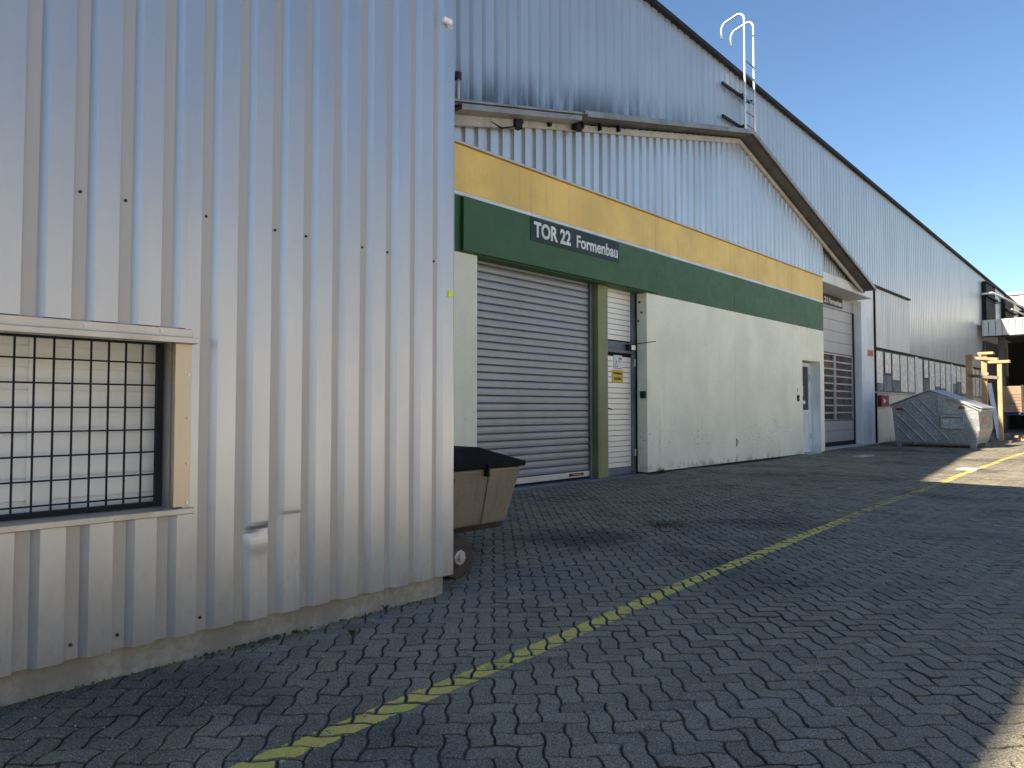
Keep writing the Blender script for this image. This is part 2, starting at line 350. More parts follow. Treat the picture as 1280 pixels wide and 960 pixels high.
F_, H_ = 880., 1.1
tag(MB().add([(.25, -40, .004), (13.5, -40, .004), (13.5, 66, .004), (.25, 66, .004)], [(0, 1, 2, 3)]).build('bounce_ground', MT['bounce_pale']), kind='structure')  # added unseen ground, pale to bounce sunlight on to the walls
YAW, PITCH = math.radians(43.479), math.radians(2.0175)
def lineX(y): return -2.05-.062*y+.00115*y*y
def pavers():
    a = .0846; c45 = math.sqrt(.5)
    e1 = np.array([c45, c45]); e2 = np.array([-c45, c45]); AMP = .085
    def warp(u, v):
        tr = lambda t: np.sin(np.pi*t+.7)+.18*np.sin(3*np.pi*t+2.1)
        return u+AMP*tr(v), v+AMP*tr(u)
    N_ = 420; I, J = np.meshgrid(np.arange(-60, N_), np.arange(-60, N_)); I = I.ravel(); J = J.ravel()
    cx = ((I+.5)*e1[0]+(J+.5)*e2[0])*a; cy = ((I+.5)*e1[1]+(J+.5)*e2[1])*a
    sy, cyw = math.sin(YAW), math.cos(YAW)
    Zc = -sy*cx+cyw*cy; Xc = cyw*cx+sy*cy
    px = 640+F_*Xc/np.maximum(Zc, .1)
    keep = (Zc > 1.3) & (px > -220) & (px < 1500) & (cy < 31) & (cx < .35) & (cx > -7.55) & ~((cx < -3.24) & (cy < 2.8)) & ~((cx < -6.85) & (cy < 18.3))
    I, J, Zc = I[keep], J[keep], Zc[keep]
    V = []; Fc = []; T = []; EG = []; PV = []; PF = []; nv = 0; pn = 0
    r = (I-J) % 4
    for kind in (0, 3):
        sel = np.where(r == kind)[0]
        for q in sel:
            i, j, zc = I[q], J[q], Zc[q]
            w, h = (2, 1) if kind == 0 else (1, 2)
            near = zc < 8.5; st = .25 if near else .5
            per = []
            for k in range(int(w/st)): per.append((k*st/w, 0))
            for k in range(int(h/st)): per.append((1, k*st/h))
            for k in range(int(w/st)): per.append((1-k*st/w, 1))
            for k in range(int(h/st)): per.append((0, 1-k*st/h))
            per = np.array(per); n = len(per)
            gj = .014+rng.random()*.011
            rings = ((gj, -.022), (gj+.03, -.0018), (gj+.075, 0)) if near else ((gj, -.02), (gj+.05, 0))
            ccx = ((i+w/2)*e1[0]+(j+h/2)*e2[0])*a; ccy = ((i+w/2)*e1[1]+(j+h/2)*e2[1])*a
            dz = rng.normal(0, .0011)+(rng.normal(0, .002) if rng.random() < .12 else 0)
            rough = 1.8 if ccx < -2.6 else 1.; tx, ty = rng.normal(0, .007*rough, 2)
            z0 = float(base_h(ccx, ccy))+dz
            top = None
            for g, dzr in rings:
                u = i+g+per[:, 0]*(w-2*g); v = j+g+per[:, 1]*(h-2*g); u, v = warp(u, v)
                x = (u*e1[0]+v*e2[0])*a; y = (u*e1[1]+v*e2[1])*a
                z = z0+dzr+tx*(x-ccx)+ty*(y-ccy)
                if near and dzr < 0 and dzr > -.01: z = z-rng.random(n)*.002*rough
                V.append(np.column_stack([x, y, z])); top = (x, y, z)
            R = len(rings)
            for b in range(R-1):
                o = nv+b*n
                Fc += [(o+k, o+(k+1) % n, o+n+(k+1) % n, o+n+k) for k in range(n)]
            Fc.append(tuple(range(nv+(R-1)*n, nv+R*n)))
            t = min(1, max(0, rng.normal(.5, .2)+(.28 if rng.random() < .05 else 0)-(.25 if rng.random() < .06 else 0)))
            T += [t]*((R-1)*n+1); EG += [1.]*n+[.5*rng.random()+.15]*((R-2)*n)+[0.]; nv += R*n
            if abs(ccx-float(lineX(ccy))) < .26:      # paint on the tops under the line
                P = list(zip(*top)); hw = .06
                for sgn in (1, -1):
                    out = []; d = [sgn*(p[0]-float(lineX(p[1])))-hw for p in P]
                    for k in range(len(P)):
                        A, B, da, db = P[k], P[(k+1) % len(P)], d[k], d[(k+1) % len(P)]
                        if da <= 0: out.append(A)
                        if da*db < 0:
                            f = da/(da-db); out.append(tuple(A[m]+(B[m]-A[m])*f for m in range(3)))
                    P = out
                    if len(P) < 3: break
                if len(P) >= 3:
                    PV += [(p[0], p[1], p[2]+.0009) for p in P]; PF.append(tuple(range(pn, pn+len(P)))); pn += len(P)
    V = np.vstack(V)
    me = bpy.data.meshes.new('paving'); me.from_pydata(V.tolist(), [], Fc)
    at = me.attributes.new('tone', 'FLOAT', 'FACE'); at.data.foreach_set('value', np.array(T, 'f4'))
    at = me.attributes.new('joint', 'FLOAT', 'FACE'); at.data.foreach_set('value', np.array(EG, 'f4'))
    me.materials.append(MT['paver']); tag(link('paving', me), kind='structure')
    pm = bpy.data.meshes.new('yellow_line'); pm.from_pydata(PV, [], PF); pm.materials.append(MT['paint'])
    tag(link('yellow_line', pm), 'worn yellow line painted along the block paving', kind='structure')
pavers()
tag(MB().add([(-2.87-.05, 31, -.052), (-2.87+.05, 31, -.052), (-2.9, 55, -.052), (-3.0, 55, -.052)], [(0, 1, 2, 3)]).build('yellow_line', MT['paint']), 'yellow line far along the yard', kind='structure')

# ------------------------------------------------------------------ near hall (left foreground)
nb = thing('metal_clad_hall', 'near hall clad in wide ribbed grey metal with barred window, filling the left', 'building', (XN, 2.83, 0))
ZT = 7.60
def dent(y, z, o):
    pan = max(0., min(1., (o+.028)/.028))
    def k(a, b, w):
        f = max(0., min(1., (y-a)/w, (b-y)/w)); return f*f*(3-2*f)
    sm = lambda a, b: max(0., min(1., (z-a)/(b-a)))**2*(3-2*max(0., min(1., (z-a)/(b-a))))
    d = 0.
    if z < .66: d += pan*k(1.50, 1.695, .05)*((1-sm(.50, .56))*.006*sm(.08, .5)+.007*math.exp(-((z-.525-.12*(y-1.6))/.02)**2)-.003*math.exp(-((z-.46)/.04)**2))
    if z < .66: d += pan*k(1.675, 1.865, .04)*.003*(1-sm(.58, .61))*sm(.1, .6)
    d += .0011*math.sin(z*4.1+y*7)+.0007*math.sin(z*9+y*23)
    return d
zl_low = [0]+[i*.014/6. for i in range(1, 42)]+[.12, .17, .25, .4, .6, .8, 1.]
m = MB()
PH = .6425
sheet(m, NEARP, .1685, PH, 1.25, 2.83, .113, ZT, XN, zl=zl_low, dent=dent)
sheet(m, NEARP, .1685, PH, -14., 1.25, 1.455, ZT, XN)
sheet(m, NEARP, .1685, PH, -14., 1.25, .113, .64, XN)
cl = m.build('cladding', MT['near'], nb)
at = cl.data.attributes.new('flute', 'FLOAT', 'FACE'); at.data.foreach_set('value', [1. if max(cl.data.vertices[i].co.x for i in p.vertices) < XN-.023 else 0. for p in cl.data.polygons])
part('building_core', 'dark', nb, (-12, -3.26, -14, -.62, .1, ZT-.02), (-12, -3.26, 1.235, 2.80, .1, ZT-.02), (-12, -3.42, -.62, 1.235, .1, ZT-.02), (-3.42, -3.26, -.62, 1.235, 1.46, ZT-.02), (-3.42, -3.26, -.62, 1.235, .1, .63))
part('corner_trim', 'near', nb, (XN-.30, XN+.0015, 2.83, 2.8325, .113, ZT))
part('plinth', 'concrete', nb, (-12, -3.222, -14, 2.80, -.08, .125), bevel=.008)
part('roof_edge', 'trim', nb, (-12, XN+.05, -14, 2.88, ZT, ZT+.12))
win = part('barred_window', 'black', nb, (-3.325, -3.295, 1.185, 1.21, .66, 1.42), (-3.325, -3.295, -.62, 1.185, .66, .69), (-3.325, -3.295, -.62, 1.185, 1.385, 1.42), (-3.325, -3.295, -.62, -.59, .69, 1.385))
tag(win, 'dark steel window grille frame')
g = MB()
for k in range(27):
    y = 1.126-.0672*k
    if y > -.6: g.box(-3.3135, -3.3065, y-.0035, y+.0035, .69, 1.386)
for k in range(7): g.box(-3.318, -3.3135, -.59, 1.186, .712+.0985*k-.0035, .712+.0985*k+.0035)
g.build('grille', MT['black'], win)
pb = MB()
for k in range(9): pb.box(-3.40, -3.392+(.004 if k % 2 else 0), -.62, 1.22, .64+.09*k, .64+.09*k+.086)
pb.box(-3.392, -3.380, .72, .80, .65, 1.43); pb.box(-3.41, -3.40, -.62, 1.22, .64, 1.45)
pb.build('window_panel', MT['blind'], win)
part('reveal', 'trim', win, (-3.40, XN-.05, 1.212, 1.222, .66, 1.42), (-3.40, -3.20, -.62, 1.212, 1.42, 1.43))
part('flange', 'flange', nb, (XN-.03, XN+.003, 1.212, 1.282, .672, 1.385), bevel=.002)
part('head_flashing', 'trim', nb, (XN-.03, XN+.0035, -.66, 1.284, 1.412, 1.452), (XN-.03, XN+.042, -.66, 1.296, 1.385, 1.412), bevel=.003)
part('sill', 'trim', nb, (-3.40, XN+.028, -.66, 1.294, .642, .668), bevel=.003)
def screws(name, pts, r, parent, mat='rust'):
    for x, y, z in pts:
        q = MB().disc((x, y, z), 0, r, .006, 10); q.disc((x+.004, y, z), 0, r*.55, .006, 6); q.build(name, MT[mat], parent)
screws('screw', [(XN-.026, PH+.1685*k+.030, 1.975) for k in (1, 2, 4, 6, 7, 9, 10, 12)], .0065, nb)
screws('screw', [(XN-.026, PH+.1685*k+.030, .17) for k in (1, 2, 4)], .007, nb)
screws('screw', [(XN+.006, 1.268, z) for z in (.69, .86, 1.06, 1.25)]+[(XN+.006, .86, 1.434), (XN+.006, 1.15, 1.434)], .006, nb, 'alu')
t = thing('sensor_box', 'small white sensor box high on the corner of the ribbed metal hall', 'sensor', (XN, 2.75, 3.44))
part('housing', 'white', t, (XN+.001, XN+.03, 2.727, 2.79, 3.425, 3.455), bevel=.004); part('bracket', 'alu', t, (XN+.001, XN+.02, 2.765, 2.80, 3.408, 3.4245))
tag(part('marker_tag', 'lime', None, (XN+.001, XN+.004, 2.785, 2.818, 1.772, 1.811)), 'tiny lime yellow square sticker on the corner of the ribbed hall', 'sticker')

# ------------------------------------------------------------------ workshop with the stripes
ws = thing('workshop_building', 'low gabled workshop with cream, green and yellow bands and corrugated gable', 'building', (XF, 12, 0))
SE = 18.36
pan = [(5.2, 6.226), (10.195, 13.457), (13.463, 16.377), (16.383, 16.96), (18.10, SE)]
m = MB()
MB().box(XF-.2, XF, *pan[0], .03, 3.07).build('cream_pier', MT['cream'], ws, .004)
for a, b in pan[1:]: m.box(XF-.2, XF, a, b, .03, 3.07)
m.box(XF-.2, XF, 16.96, 18.10, 2.27, 3.07)
m.build('cream_wall', MT['cream'], ws, .004)
seg = [(5.2, 10.497), (10.503, 13.457), (13.463, 16.377), (16.383, SE)]
m = MB()
for a, b in seg: m.box(XF-.2, XF+.001, a, b, 3.073, 3.79)
m.build('green_band', MT['green'], ws, .003)
m = MB()
for a, b in seg: m.box(XF-.2, XF+.002, a, b, 3.793, 3.842)
m.build('white_stripe', MT['white'], ws)
m = MB()
for a, b in seg: m.box(XF-.2, XF+.001, a, b, 3.845, 4.435)
m.build('yellow_band', MT['yellow'], ws, .003)
part('lintel_panel', 'green', ws, (XF-.2, XF+.062, 5.93, 10.49, 3.087, 3.775), bevel=.006)
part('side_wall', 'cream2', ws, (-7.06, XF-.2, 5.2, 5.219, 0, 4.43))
part('building_core', 'dark', ws, (-7.06, XF-.205, 5.22, 6.2, .0, 4.4), (-7.06, XF-.205, 10.22, 16.93, .0, 4.4), (-7.06, -6.86, 6.2, 10.22, 0, 4.4), (-7.06, -6.90, 16.93, SE, 0, 4.4), (-6.86, XF-.205, 6.2, 10.22, 3.3, 4.4))
def rake(y): return 6.70-(.242 if y < 13.65 else .287)*abs(y-13.65)
m = MB(); sheet(m, GABP, .225, 8.147, 5.2, SE, 4.475, lambda y: max(rake(y)-.01, 4.48), XF+.025); m.build('gable_cladding', MT['gable'], ws)
part('drip_flashing', 'trim', ws, (XF-.1, XF+.045, 5.2, SE+.02, 4.44, 4.468), bevel=.003)
def slab(y0, y1, x0, x1, dz, th):
    b = [(x0, y0, rake(y0)+dz), (x1, y0, rake(y0)+dz), (x1, y1, rake(y1)+dz), (x0, y1, rake(y1)+dz)]
    return [b, [(x, y, z+th) for x, y, z in b]]
m = MB(); m.hexa(*slab(5.0, 13.65, XH+.03, -6.235, .012, .03)); m.hexa(*slab(13.65, 21.5, XH+.03, -6.235, .012, .03)); m.build('soffit', MT['soffit'], ws)
m = MB(); m.hexa(*slab(5.65, 8.0, -6.40, -6.19, -.055, .05)); m.hexa(*slab(8.05, 13.65, XH+.01, -6.16, .043, .045)); m.hexa(*slab(5.0, 8.05, XH+.01, -6.2, .043, .03)); m.hexa(*slab(13.65, 21.5, XH+.01, -6.16, .043, .045))
m.hexa(*slab(5.65, 8.0, -6.20, -6.185, -.055, .07)); m.hexa(*slab(8.1, 13.65, -6.175, -6.155, -.0, .06)); m.hexa(*slab(13.65, 21.5, -6.175, -6.155, -.01, .07))
m.build('verge', MT['verge'], ws, .003)
m = MB(); m.hexa(*slab(5.2, 13.64, XF+.03, XF+.07, -.13, .095)); m.hexa(*slab(13.66, 21.3, XF+.03, XF+.07, -.13, .095)); m.build('barge_board', MT['board'], ws, .004)
for y in (6.95, 7.55, 8.3, 8.75, 9.25): 
    z = rake(y); MB().box(XF+.071, XF+.13, y-.02, y+.02, z-.10, z+.0).build('roof_clamp', MT['black'], ws, .004)
m = MB(); m.bar((XF+.09, 5.6, rake(5.6)-.12), (XF+.09, 6.9, rake(6.9)-.10), .05, .13); m.build('cable_tray', MT['board'], ws)
t = thing('floodlight', 'small dark floodlight under the left roof edge of the striped workshop', 'floodlight', (XF+.1, 8.12, 5.28))
MB().bar((XF+.05, 8.12, 5.33), (XF+.15, 8.12, 5.29), .03, .03).build('arm', MT['black'], t)
MB().hexa([(XF+.10, 8.05, 5.22), (XF+.2, 8.05, 5.20), (XF+.2, 8.19, 5.20), (XF+.10, 8.19, 5.22)], [(XF+.11, 8.06, 5.31), (XF+.19, 8.06, 5.29), (XF+.19, 8.18, 5.29), (XF+.11, 8.18, 5.31)]).build('housing', MT['black'], t, .006)
t = thing('junction_box', 'dark cable junction box at the left end of the workshop gable', 'junction box', (XF+.1, 6.85, 4.95))
MB().box(XF+.071, XF+.16, 6.78, 6.92, 4.88, 5.02).build('housing', MT['black'], t, .01); MB().tube([(XF+.11, 6.8, 4.89), (XF+.12, 6.55, 4.80), (XF+.10, 6.3, 4.84), (XF+.08, 6.1, 4.80)], .012, 8).build('cable', MT['black'], t)

# roller shutter, post, side door
rd = thing('roller_door', None, None, (-6.78, 7.6, 0)); adopt(rd, ws)
m = MB(); k = 0; z = .135
while z < 3.3:
    pr = [(-6.80, z), (-6.784, z+.004), (-6.776, z+.016), (-6.7735, z+.05), (-6.776, z+.086), (-6.784, z+.099), (-6.80, z+.102)]
    m.add([(x, y, zz) for y in (6.16, 8.90) for x, zz in pr], [(i, i+1, i+8, i+7) for i in range(6)]); z += .104
m.build('shutter_curtain', MT['slat'], rd)
part('backing', 'dark', rd, (-6.84, -6.81, 6.16, 10.2, 0, 3.3))
part('bottom_bar', 'alu', rd, (-6.80, -6.755, 6.16, 8.90, .045, .13), bevel=.004)
part('rubber_seal', 'black', rd, (-6.79, -6.765, 6.16, 8.90, .012, .044))
b = part('maker_plate', 'black', rd, (-6.754, -6.750, 8.38, 8.74, .07, .11)); part('stripe', 'orange', b, (-6.7495, -6.748, 8.47, 8.69, .082, .098))
part('guide_rail', 'steel', rd, (-6.80, -6.735, 8.90, 8.935, 0, 3.3), (-6.80, -6.75, 8.955, 8.985, 0, 3.3), bevel=.002)
part('guide_rail', 'steel', rd, (-6.80, -6.735, 6.125, 6.16, 0, 3.3), bevel=.002)
part('post', 'olive', ws, (-6.84, -6.655, 9.00, 9.262, 0, 3.3), bevel=.006)
part('threshold', 'steel', ws, (-6.84, -6.545, 6.23, 10.19, -.03, .010))
sd = thing('side_door', None, None, (-6.78, 9.7, 0)); adopt(sd, ws)
m = MB(); z = .13
while z < 3.25:
    if not (1.97 < z < 2.21): m.box(-6.80, -6.772, 9.30, 10.08, z, z+.081)
    z += .088
m.build('slatted_panel', MT['slat_pale'], sd, .004)
part('frame', 'steel', sd, (-6.80, -6.745, 10.075, 10.19, .012, 3.3), (-6.80, -6.75, 9.263, 9.30, .012, 3.3), (-6.80, -6.755, 9.30, 10.075, .012, .125), bevel=.004)
part('transom', 'steel', sd, (-6.80, -6.742, 9.30, 10.075, 2.03, 2.215), (-6.742, -6.73, 9.30, 10.075, 2.10, 2.125), bevel=.004)
part('hinge', 'alu', sd, (-6.745, -6.715, 10.12, 10.15, .30, .42), bevel=.004); part('hinge', 'alu', sd, (-6.745, -6.715, 10.12, 10.15, 1.82, 1.94), bevel=.004)
cl = part('door_closer', 'black', sd, (-6.742, -6.66, 9.88, 10.04, 2.08, 2.18), bevel=.01)
part('cover', 'alu', cl, (-6.659, -6.65, 9.93, 10.05, 2.09, 2.17)); MB().bar((-6.68, 10.0, 2.185), (-6.30, 10.12, 2.22), .018, .012).build('arm', MT['black'], cl)
MB().tube([(-6.77, 9.34, 1.11), (-6.72, 9.34, 1.11), (-6.715, 9.36, 1.105), (-6.715, 9.45, 1.09)], .010, 8).build('handle', MT['black'], sd, smooth=True)
# person door
pd = thing('person_door', None, None, (-6.76, 17.5, 0)); adopt(pd, ws)
part('frame', 'blue_white', pd, (-6.80, -6.745, 16.96, 17.03, 0, 2.25), (-6.80, -6.745, 17.83, 18.10, 0, 2.25) if False else (-6.80, -6.745, 17.93, 18.098, 0, 2.25), (-6.80, -6.745, 17.03, 17.93, 2.15, 2.25), (-6.80, -6.748, 17.03, 17.93, .98, 1.07), (-6.80, -6.748, 17.03, 17.93, .02, .12), bevel=.004)
part('door_panel', 'white', pd, (-6.79, -6.765, 17.03, 17.93, .12, .98))
part('pane', 'smoke', pd, (-6.79, -6.768, 17.03, 17.93, 1.07, 2.15))
part('notice', 'white', pd, (-6.7675, -6.765, 17.35, 17.62, 1.42, 1.68), bevel=0); part('notice', 'white', pd, (-6.7675, -6.765, 17.50, 17.74, 1.22, 1.30))
part('reveal_lining', 'blue_white', pd, (-6.745, XF-.003, 18.097, 18.0995, 0, 2.268))
part('hinge', 'alu', pd, (-6.745, -6.715, 17.95, 17.99, .35, .5), bevel=.004); part('hinge', 'alu', pd, (-6.745, -6.715, 17.95, 17.99, 1.8, 1.95), bevel=.004)
part('threshold', 'pale_conc', pd, (-6.8, -6.50, 16.98, 18.08, -.02, .012))
t = thing('key_switch', 'small black key switch on the cream wall left of the person door', 'key switch', (XF, 16.65, 1.35))
part('housing', 'black', t, (XF+.001, XF+.03, 16.60, 16.69, 1.28, 1.42), bevel=.006); part('button', 'alu', t, (XF+.0305, XF+.036, 16.63, 16.66, 1.33, 1.36)); part('cable', 'ink', t, (XF+.001, XF+.008, 16.63, 16.645, 1.5, 1.58))
t = thing('switch_box', 'dark green switch box on the cream door reveal beside the slatted side door', 'switch box', (-6.6, 10.19, 1.34))
part('housing', 'greend', t, (-6.64, -6.54, 10.155, 10.192, 1.28, 1.40), bevel=.006); part('button', 'black', t, (-6.60, -6.57, 10.145, 10.1545, 1.32, 1.35))
for (x, y, z) in ((-6.66, 10.185, 2.92), (-6.62, 10.185, 2.74), (-6.68, 10.185, 2.60)):
    MB().disc((x, y, z), 1, .016, .02, 10).build('anchor_bolt', MT['rust'], ws)
m = MB(); m.box(XF, XF+.006, 13.455, 13.475, .33, .50); m.tube([(XF+.006, 13.47, .48), (XF+.03, 13.47, .47), (XF+.03, 13.47, .40), (XF+.006, 13.47, .38)], .006, 8); m.build('wall_hook', MT['rust'], ws)

# gate sign on the lintel
XS = XF+.064
t = thing('gate_sign', 'dark green sign reading TOR 22 Formenbau over the roller shutter', 'sign', (XS, 8.2, 3.4))
part('board', 'greend', t, (XS, XS+.006, 7.18, 9.29, 3.43, 3.755), bevel=.002)
text('lettering', 'TOR 22', 'white', t, XS+.0065, 7.245, 8.06, 3.49, 3.71, .034)
text('lettering', 'Formenbau', 'white', t, XS+.0065, 8.20, 9.25, 3.495, 3.685, .026)
# door notices
t = thing('warning_sign', 'white notice with warning triangle and small print on the side door', 'sign', (-6.765, 9.66, 1.8))
part('board', 'white', t, (-6.771, -6.765, 9.575, 9.815, 1.755, 1.99), bevel=.001)
m = MB(); 
for (a, b) in (((9.60, 1.80), (9.69, 1.80)), ((9.69, 1.80), (9.645, 1.90)), ((9.645, 1.90), (9.60, 1.80))): m.bar((-6.764, *a), (-6.764, *b), .008, .002, (1, 0, 0))
m.build('triangle', MT['ink'], t)
text('lettering', 'Achtung\nTor', 'ink', t, -6.7645, 9.71, 9.80, 1.87, 1.96, .0); text('lettering', 'Vorsicht', 'ink', t, -6.7645, 9.60, 9.80, 1.765, 1.785, .0)
t = thing('notice_sign', 'yellow notice with two lines of black print on the side door', 'sign', (-6.765, 9.65, 1.6))
part('board', 'yel', t, (-6.771, -6.765, 9.53, 9.84, 1.545, 1.745), bevel=.001)
text('lettering', 'Notausgang', 'ink', t, -6.7645, 9.56, 9.80, 1.665, 1.715, .03); text('lettering', 'frei halten', 'ink', t, -6.7645, 9.585, 9.785, 1.58, 1.63, .03)

# ------------------------------------------------------------------ tall hall behind
fh = thing('factory_hall', 'tall long factory hall of weathered corrugated metal behind the workshop', 'building', (XH, 30, 0))
def eave(y): return 8.80-.0325*(y-11) if y > 11 else 8.80+.225*(11-max(y, -2))
SEG = ((-6, -2), (-2, 11), (11, 63.))
YE = 63.
m = MB(); sheet(m, HALLP, .2465, 8.664-.30*.2465, -6., 5.2, 0., eave, XH); sheet(m, HALLP, .2465, 8.664-.30*.2465, 5.2, SE, 4.3, eave, XH); sheet(m, HALLP, .2465, 8.664-.30*.2465, SE, 24.42, 4.94, eave, XH)
sheet(m, HALLP, .2465, 8.664-.30*.2465, 24.42, 28.2, 5.04, eave, XH); sheet(m, HALLP, .2465, 8.664-.30*.2465, 28.2, YE, lambda y: 3.09-.006*(y-28), eave, XH)
m.build('cladding', MT['hall'], fh)
m = MB(); sheet(m, [(0, 0), (.72, 0), (.80, .02), (.92, .02)], .19, 24.42, 24.46, 28.2, 3.09, 5.0, XH+.05); m.box(XH-.1, XH+.075, 28.2, 28.23, 3.09, 5.0); m.build('lower_cladding', MT['hall_low'], fh)
part('gutter', 'black', fh, (XH+.0, XH+.13, 21.6, 28.3, 5.005, 5.07), bevel=.004)
m = MB()
for a, b in SEG: m.hexa(*[[(-8, a, eave(a)+d), (XH+.1, a, eave(a)+d), (XH+.1, b, eave(b)+d), (-8, b, eave(b)+d)] for d in (-.04, .05)])
m.build('roof_edge', MT['black'], fh)
m = MB()
for a, b in SEG: m.hexa([(-45, a, 0), (XH-.6, a, 0), (XH-.6, b, 0), (-45, b, 0)], [(-45, a, eave(a)), (XH-.6, a, eave(a)), (XH-.6, b, eave(b)), (-45, b, eave(b))])
for a, b, z in ((-6, -2, 3.3), (-2, 11, 3.3), (11, SE-.02, 3.3), (SE-.02, 24.4, 4.96), (24.4, YE, 3.3)): m.hexa([(XH-.58, a, z), (XH-.06, a, z), (XH-.06, b, z), (XH-.58, b, z)], [(XH-.58, a, eave(a)-.05), (XH-.06, a, eave(a)-.05), (XH-.06, b, eave(b)-.05), (XH-.58, b, eave(b)-.05)])
m.build('building_core', MT['dark'], fh)
part('base_wall', 'cream2', fh, (XH-.5, XH-.005, 24.42, 41.6, -.03, 1.60), bevel=.004)
part('sill', 'pale_conc', fh, (XH-.3, XH+.06, 24.42, 41.6, 1.60, 1.655), bevel=.004)
part('eave_strip', 'black', fh, (XH-.1, XH+.03, 24.45, 41.6, 3.035, 3.088))
m = MB()
for a, b in ((41.6, 63.),): m.box(XH-.5, XH-.01, a, b, -.03, 3.3)
m.build('rear_wall', MT['soffit'], fh)
mul = [24.51, 25.45, 26.4, 27.35, 28.31, 29.25, 29.62, 30.37, 31.31, 32.2, 33.07, 33.99, 34.94, 35.19, 35.94, 36.85, 37.95, 38.9, 39.9, 40.9, 41.6]
low = [1.95, None, 2.1, 1.66, 1.66, 0, 1.66, None, 1.66, 2.0, 1.95, 1.66, 0, 2.2, 2.3, 1.8, 1.66, 1.66, 1.66, 1.66]
for i, (a, b) in enumerate(zip(mul, mul[1:])):
    if low[i] == 0: part('mullion', 'white', fh, (XH-.2, XH+.01, a, b, 1.656, 3.034)); continue
    w = MB(); fw = .055
    w.box(XH-.09, XH-.01, a, a+fw, 1.656, 3.034); w.box(XH-.09, XH-.01, b-fw, b, 1.656, 3.034); w.box(XH-.09, XH-.01, a+fw, b-fw, 1.656, 1.70); w.box(XH-.09, XH-.01, a+fw, b-fw, 2.99, 3.034)
    if low[i] is None: w.box(XH-.085, XH-.005, a+fw, b-fw, 2.22, 2.30); w.box(XH-.06, XH+.01, a+fw, a+fw+.05, 2.3, 2.99); w.box(XH-.06, XH+.01, b-fw-.05, b-fw, 2.3, 2.99)
    o = w.build('window', MT['frame'], fh); zz = low[i] or 2.26
    if zz > 1.71: part('pane', 'grey_reflection', o, (XH-.022, XH-.016, a+fw, b-fw, 1.70, zz))
    part('pale_reflection_pane', 'pale_reflection', o, (XH-.022, XH-.016, a+fw, b-fw, max(zz, 1.70), 2.99))
for (a, b, zt, zb) in ((41.75, 44.2, 7.42, 5.3), (47.1, 49.9, 7.27, 5.3), (53., 56.2, 7.1, 5.3)):
    o = part('louvre', 'black', fh, (XH+.03, XH+.20, a, b, zb, zt), bevel=.01); part('louvre_band', 'black', o, (XH+.19, XH+.30, a-.12, b+.12, zt-.72, zt-.62)); part('louvre_cap', 'black', o, (XH+.03, XH+.28, a-.05, b+.05, zt-.0, zt+.07))
part('downpipe', 'black', fh, (XH-.02, XH+.06, 24.425, 24.455, 0, 4.9))
MB().tube([(XH+.12, 6.3, 4.6), (XH+.12, 6.3, 5.45), (XH+.12, 6.3, 5.6)], .03, 10).build('vent_pipe', MT['trim'], fh, smooth=True)
MB().disc((XH+.12, 6.3, 5.60), 2, .05, .09, 12).build('vent_cap', MT['rust'], fh)

# portal of gate 21
gp = thing('gate_portal', 'pale blue gate portal with tall grey sectional door right of the cream facade', 'gate', (XH, 21.5, 0))
part('fascia', 'blue_white', gp, (-6.68, -6.62, SE+.01, 22.75, 4.40, 4.66), (-7.5, -6.68, 22.69, 22.75, 4.40, 4.66), bevel=.006)
m = MB(); sheet(m, GABP, .17, 18.4, SE+.01, 21.35, 4.655, lambda y: max(rake(y)-.005, 4.66), -6.645); m.build('filler_panel', MT['gable'], gp)
part('column', 'blue_white', gp, (-7.45, XH+.003, 23.2, 24.42, 0, 4.93), (-7.45, XH+.003, 22.76, 23.2, 4.40, 4.93), bevel=.006)
part('header', 'grey_panel', gp, (-7.45, -7.33, 18.4, 23.2, 4.06, 4.42)); part('soffit', 'grey_panel', gp, (-7.33, -6.681, 18.45, 22.689, 4.405, 4.425))
m = MB(); z = .14
while z < 4.05:
    if not (.78 < z+.16 < 2.72): m.box(-7.40, -7.335, 18.4, 23.1, z, min(z+.318, 4.05))
    z += .325
sdoor = m.build('sectional_door', MT['grey_panel'], gp, .006)
rows = 9; m = MB(); pz = MB()
for k in range(rows+1): m.box(-7.395, -7.335, 18.4, 23.1, .77+k*.2135-.02, .77+k*.2135+.025)
for y in (19.9, 21.45, 21.55, 23.05): m.box(-7.394, -7.33, y, y+.06, .74, 2.72)
for k in range(rows): pz.box(-7.39, -7.37, 18.4, 23.1, .77+k*.2135+.025, .77+(k+1)*.2135-.02)
m.build('window_bars', MT['grey_panel'], sdoor); pz.build('pane', MT['smoke'], sdoor)
part('bottom_seal', 'black', sdoor, (-7.40, -7.34, 18.4, 23.1, .012, .135)); part('guide_rail', 'black', gp, (-7.42, -7.31, 23.1, 23.198, 0, 4.06))
part('door_backing', 'dark', gp, (-7.5, -7.42, 18.4, 23.2, 0, 4.2))
part('apron', 'pale_conc', gp, (-7.42, -6.95, 18.38, 24.3, -.04, .016), bevel=.006)
t = thing('gate_sign', 'small dark green sign ending 21 Formenbau above the sectional door', 'sign', (-7.32, 21.4, 4.2))
part('board', 'greend', t, (-7.329, -7.32, 19.85, 22.22, 4.10, 4.40), bevel=.002)
text('lettering', 'TOR 21', 'white', t, -7.3195, 19.95, 20.99, 4.165, 4.335, .028); text('lettering', 'Formenbau', 'white', t, -7.3195, 21.10, 22.15, 4.165, 4.325, .022)
t = thing('gate_lamp', 'small black lamp box on the pale blue gate fascia', 'lamp', (-6.62, 21.6, 4.55))
part('housing', 'black', t, (-6.619, -6.54, 21.6, 21.75, 4.46, 4.62), bevel=.01); part('lens', 'smoke', t, (-6.539, -6.53, 21.63, 21.72, 4.49, 4.59))
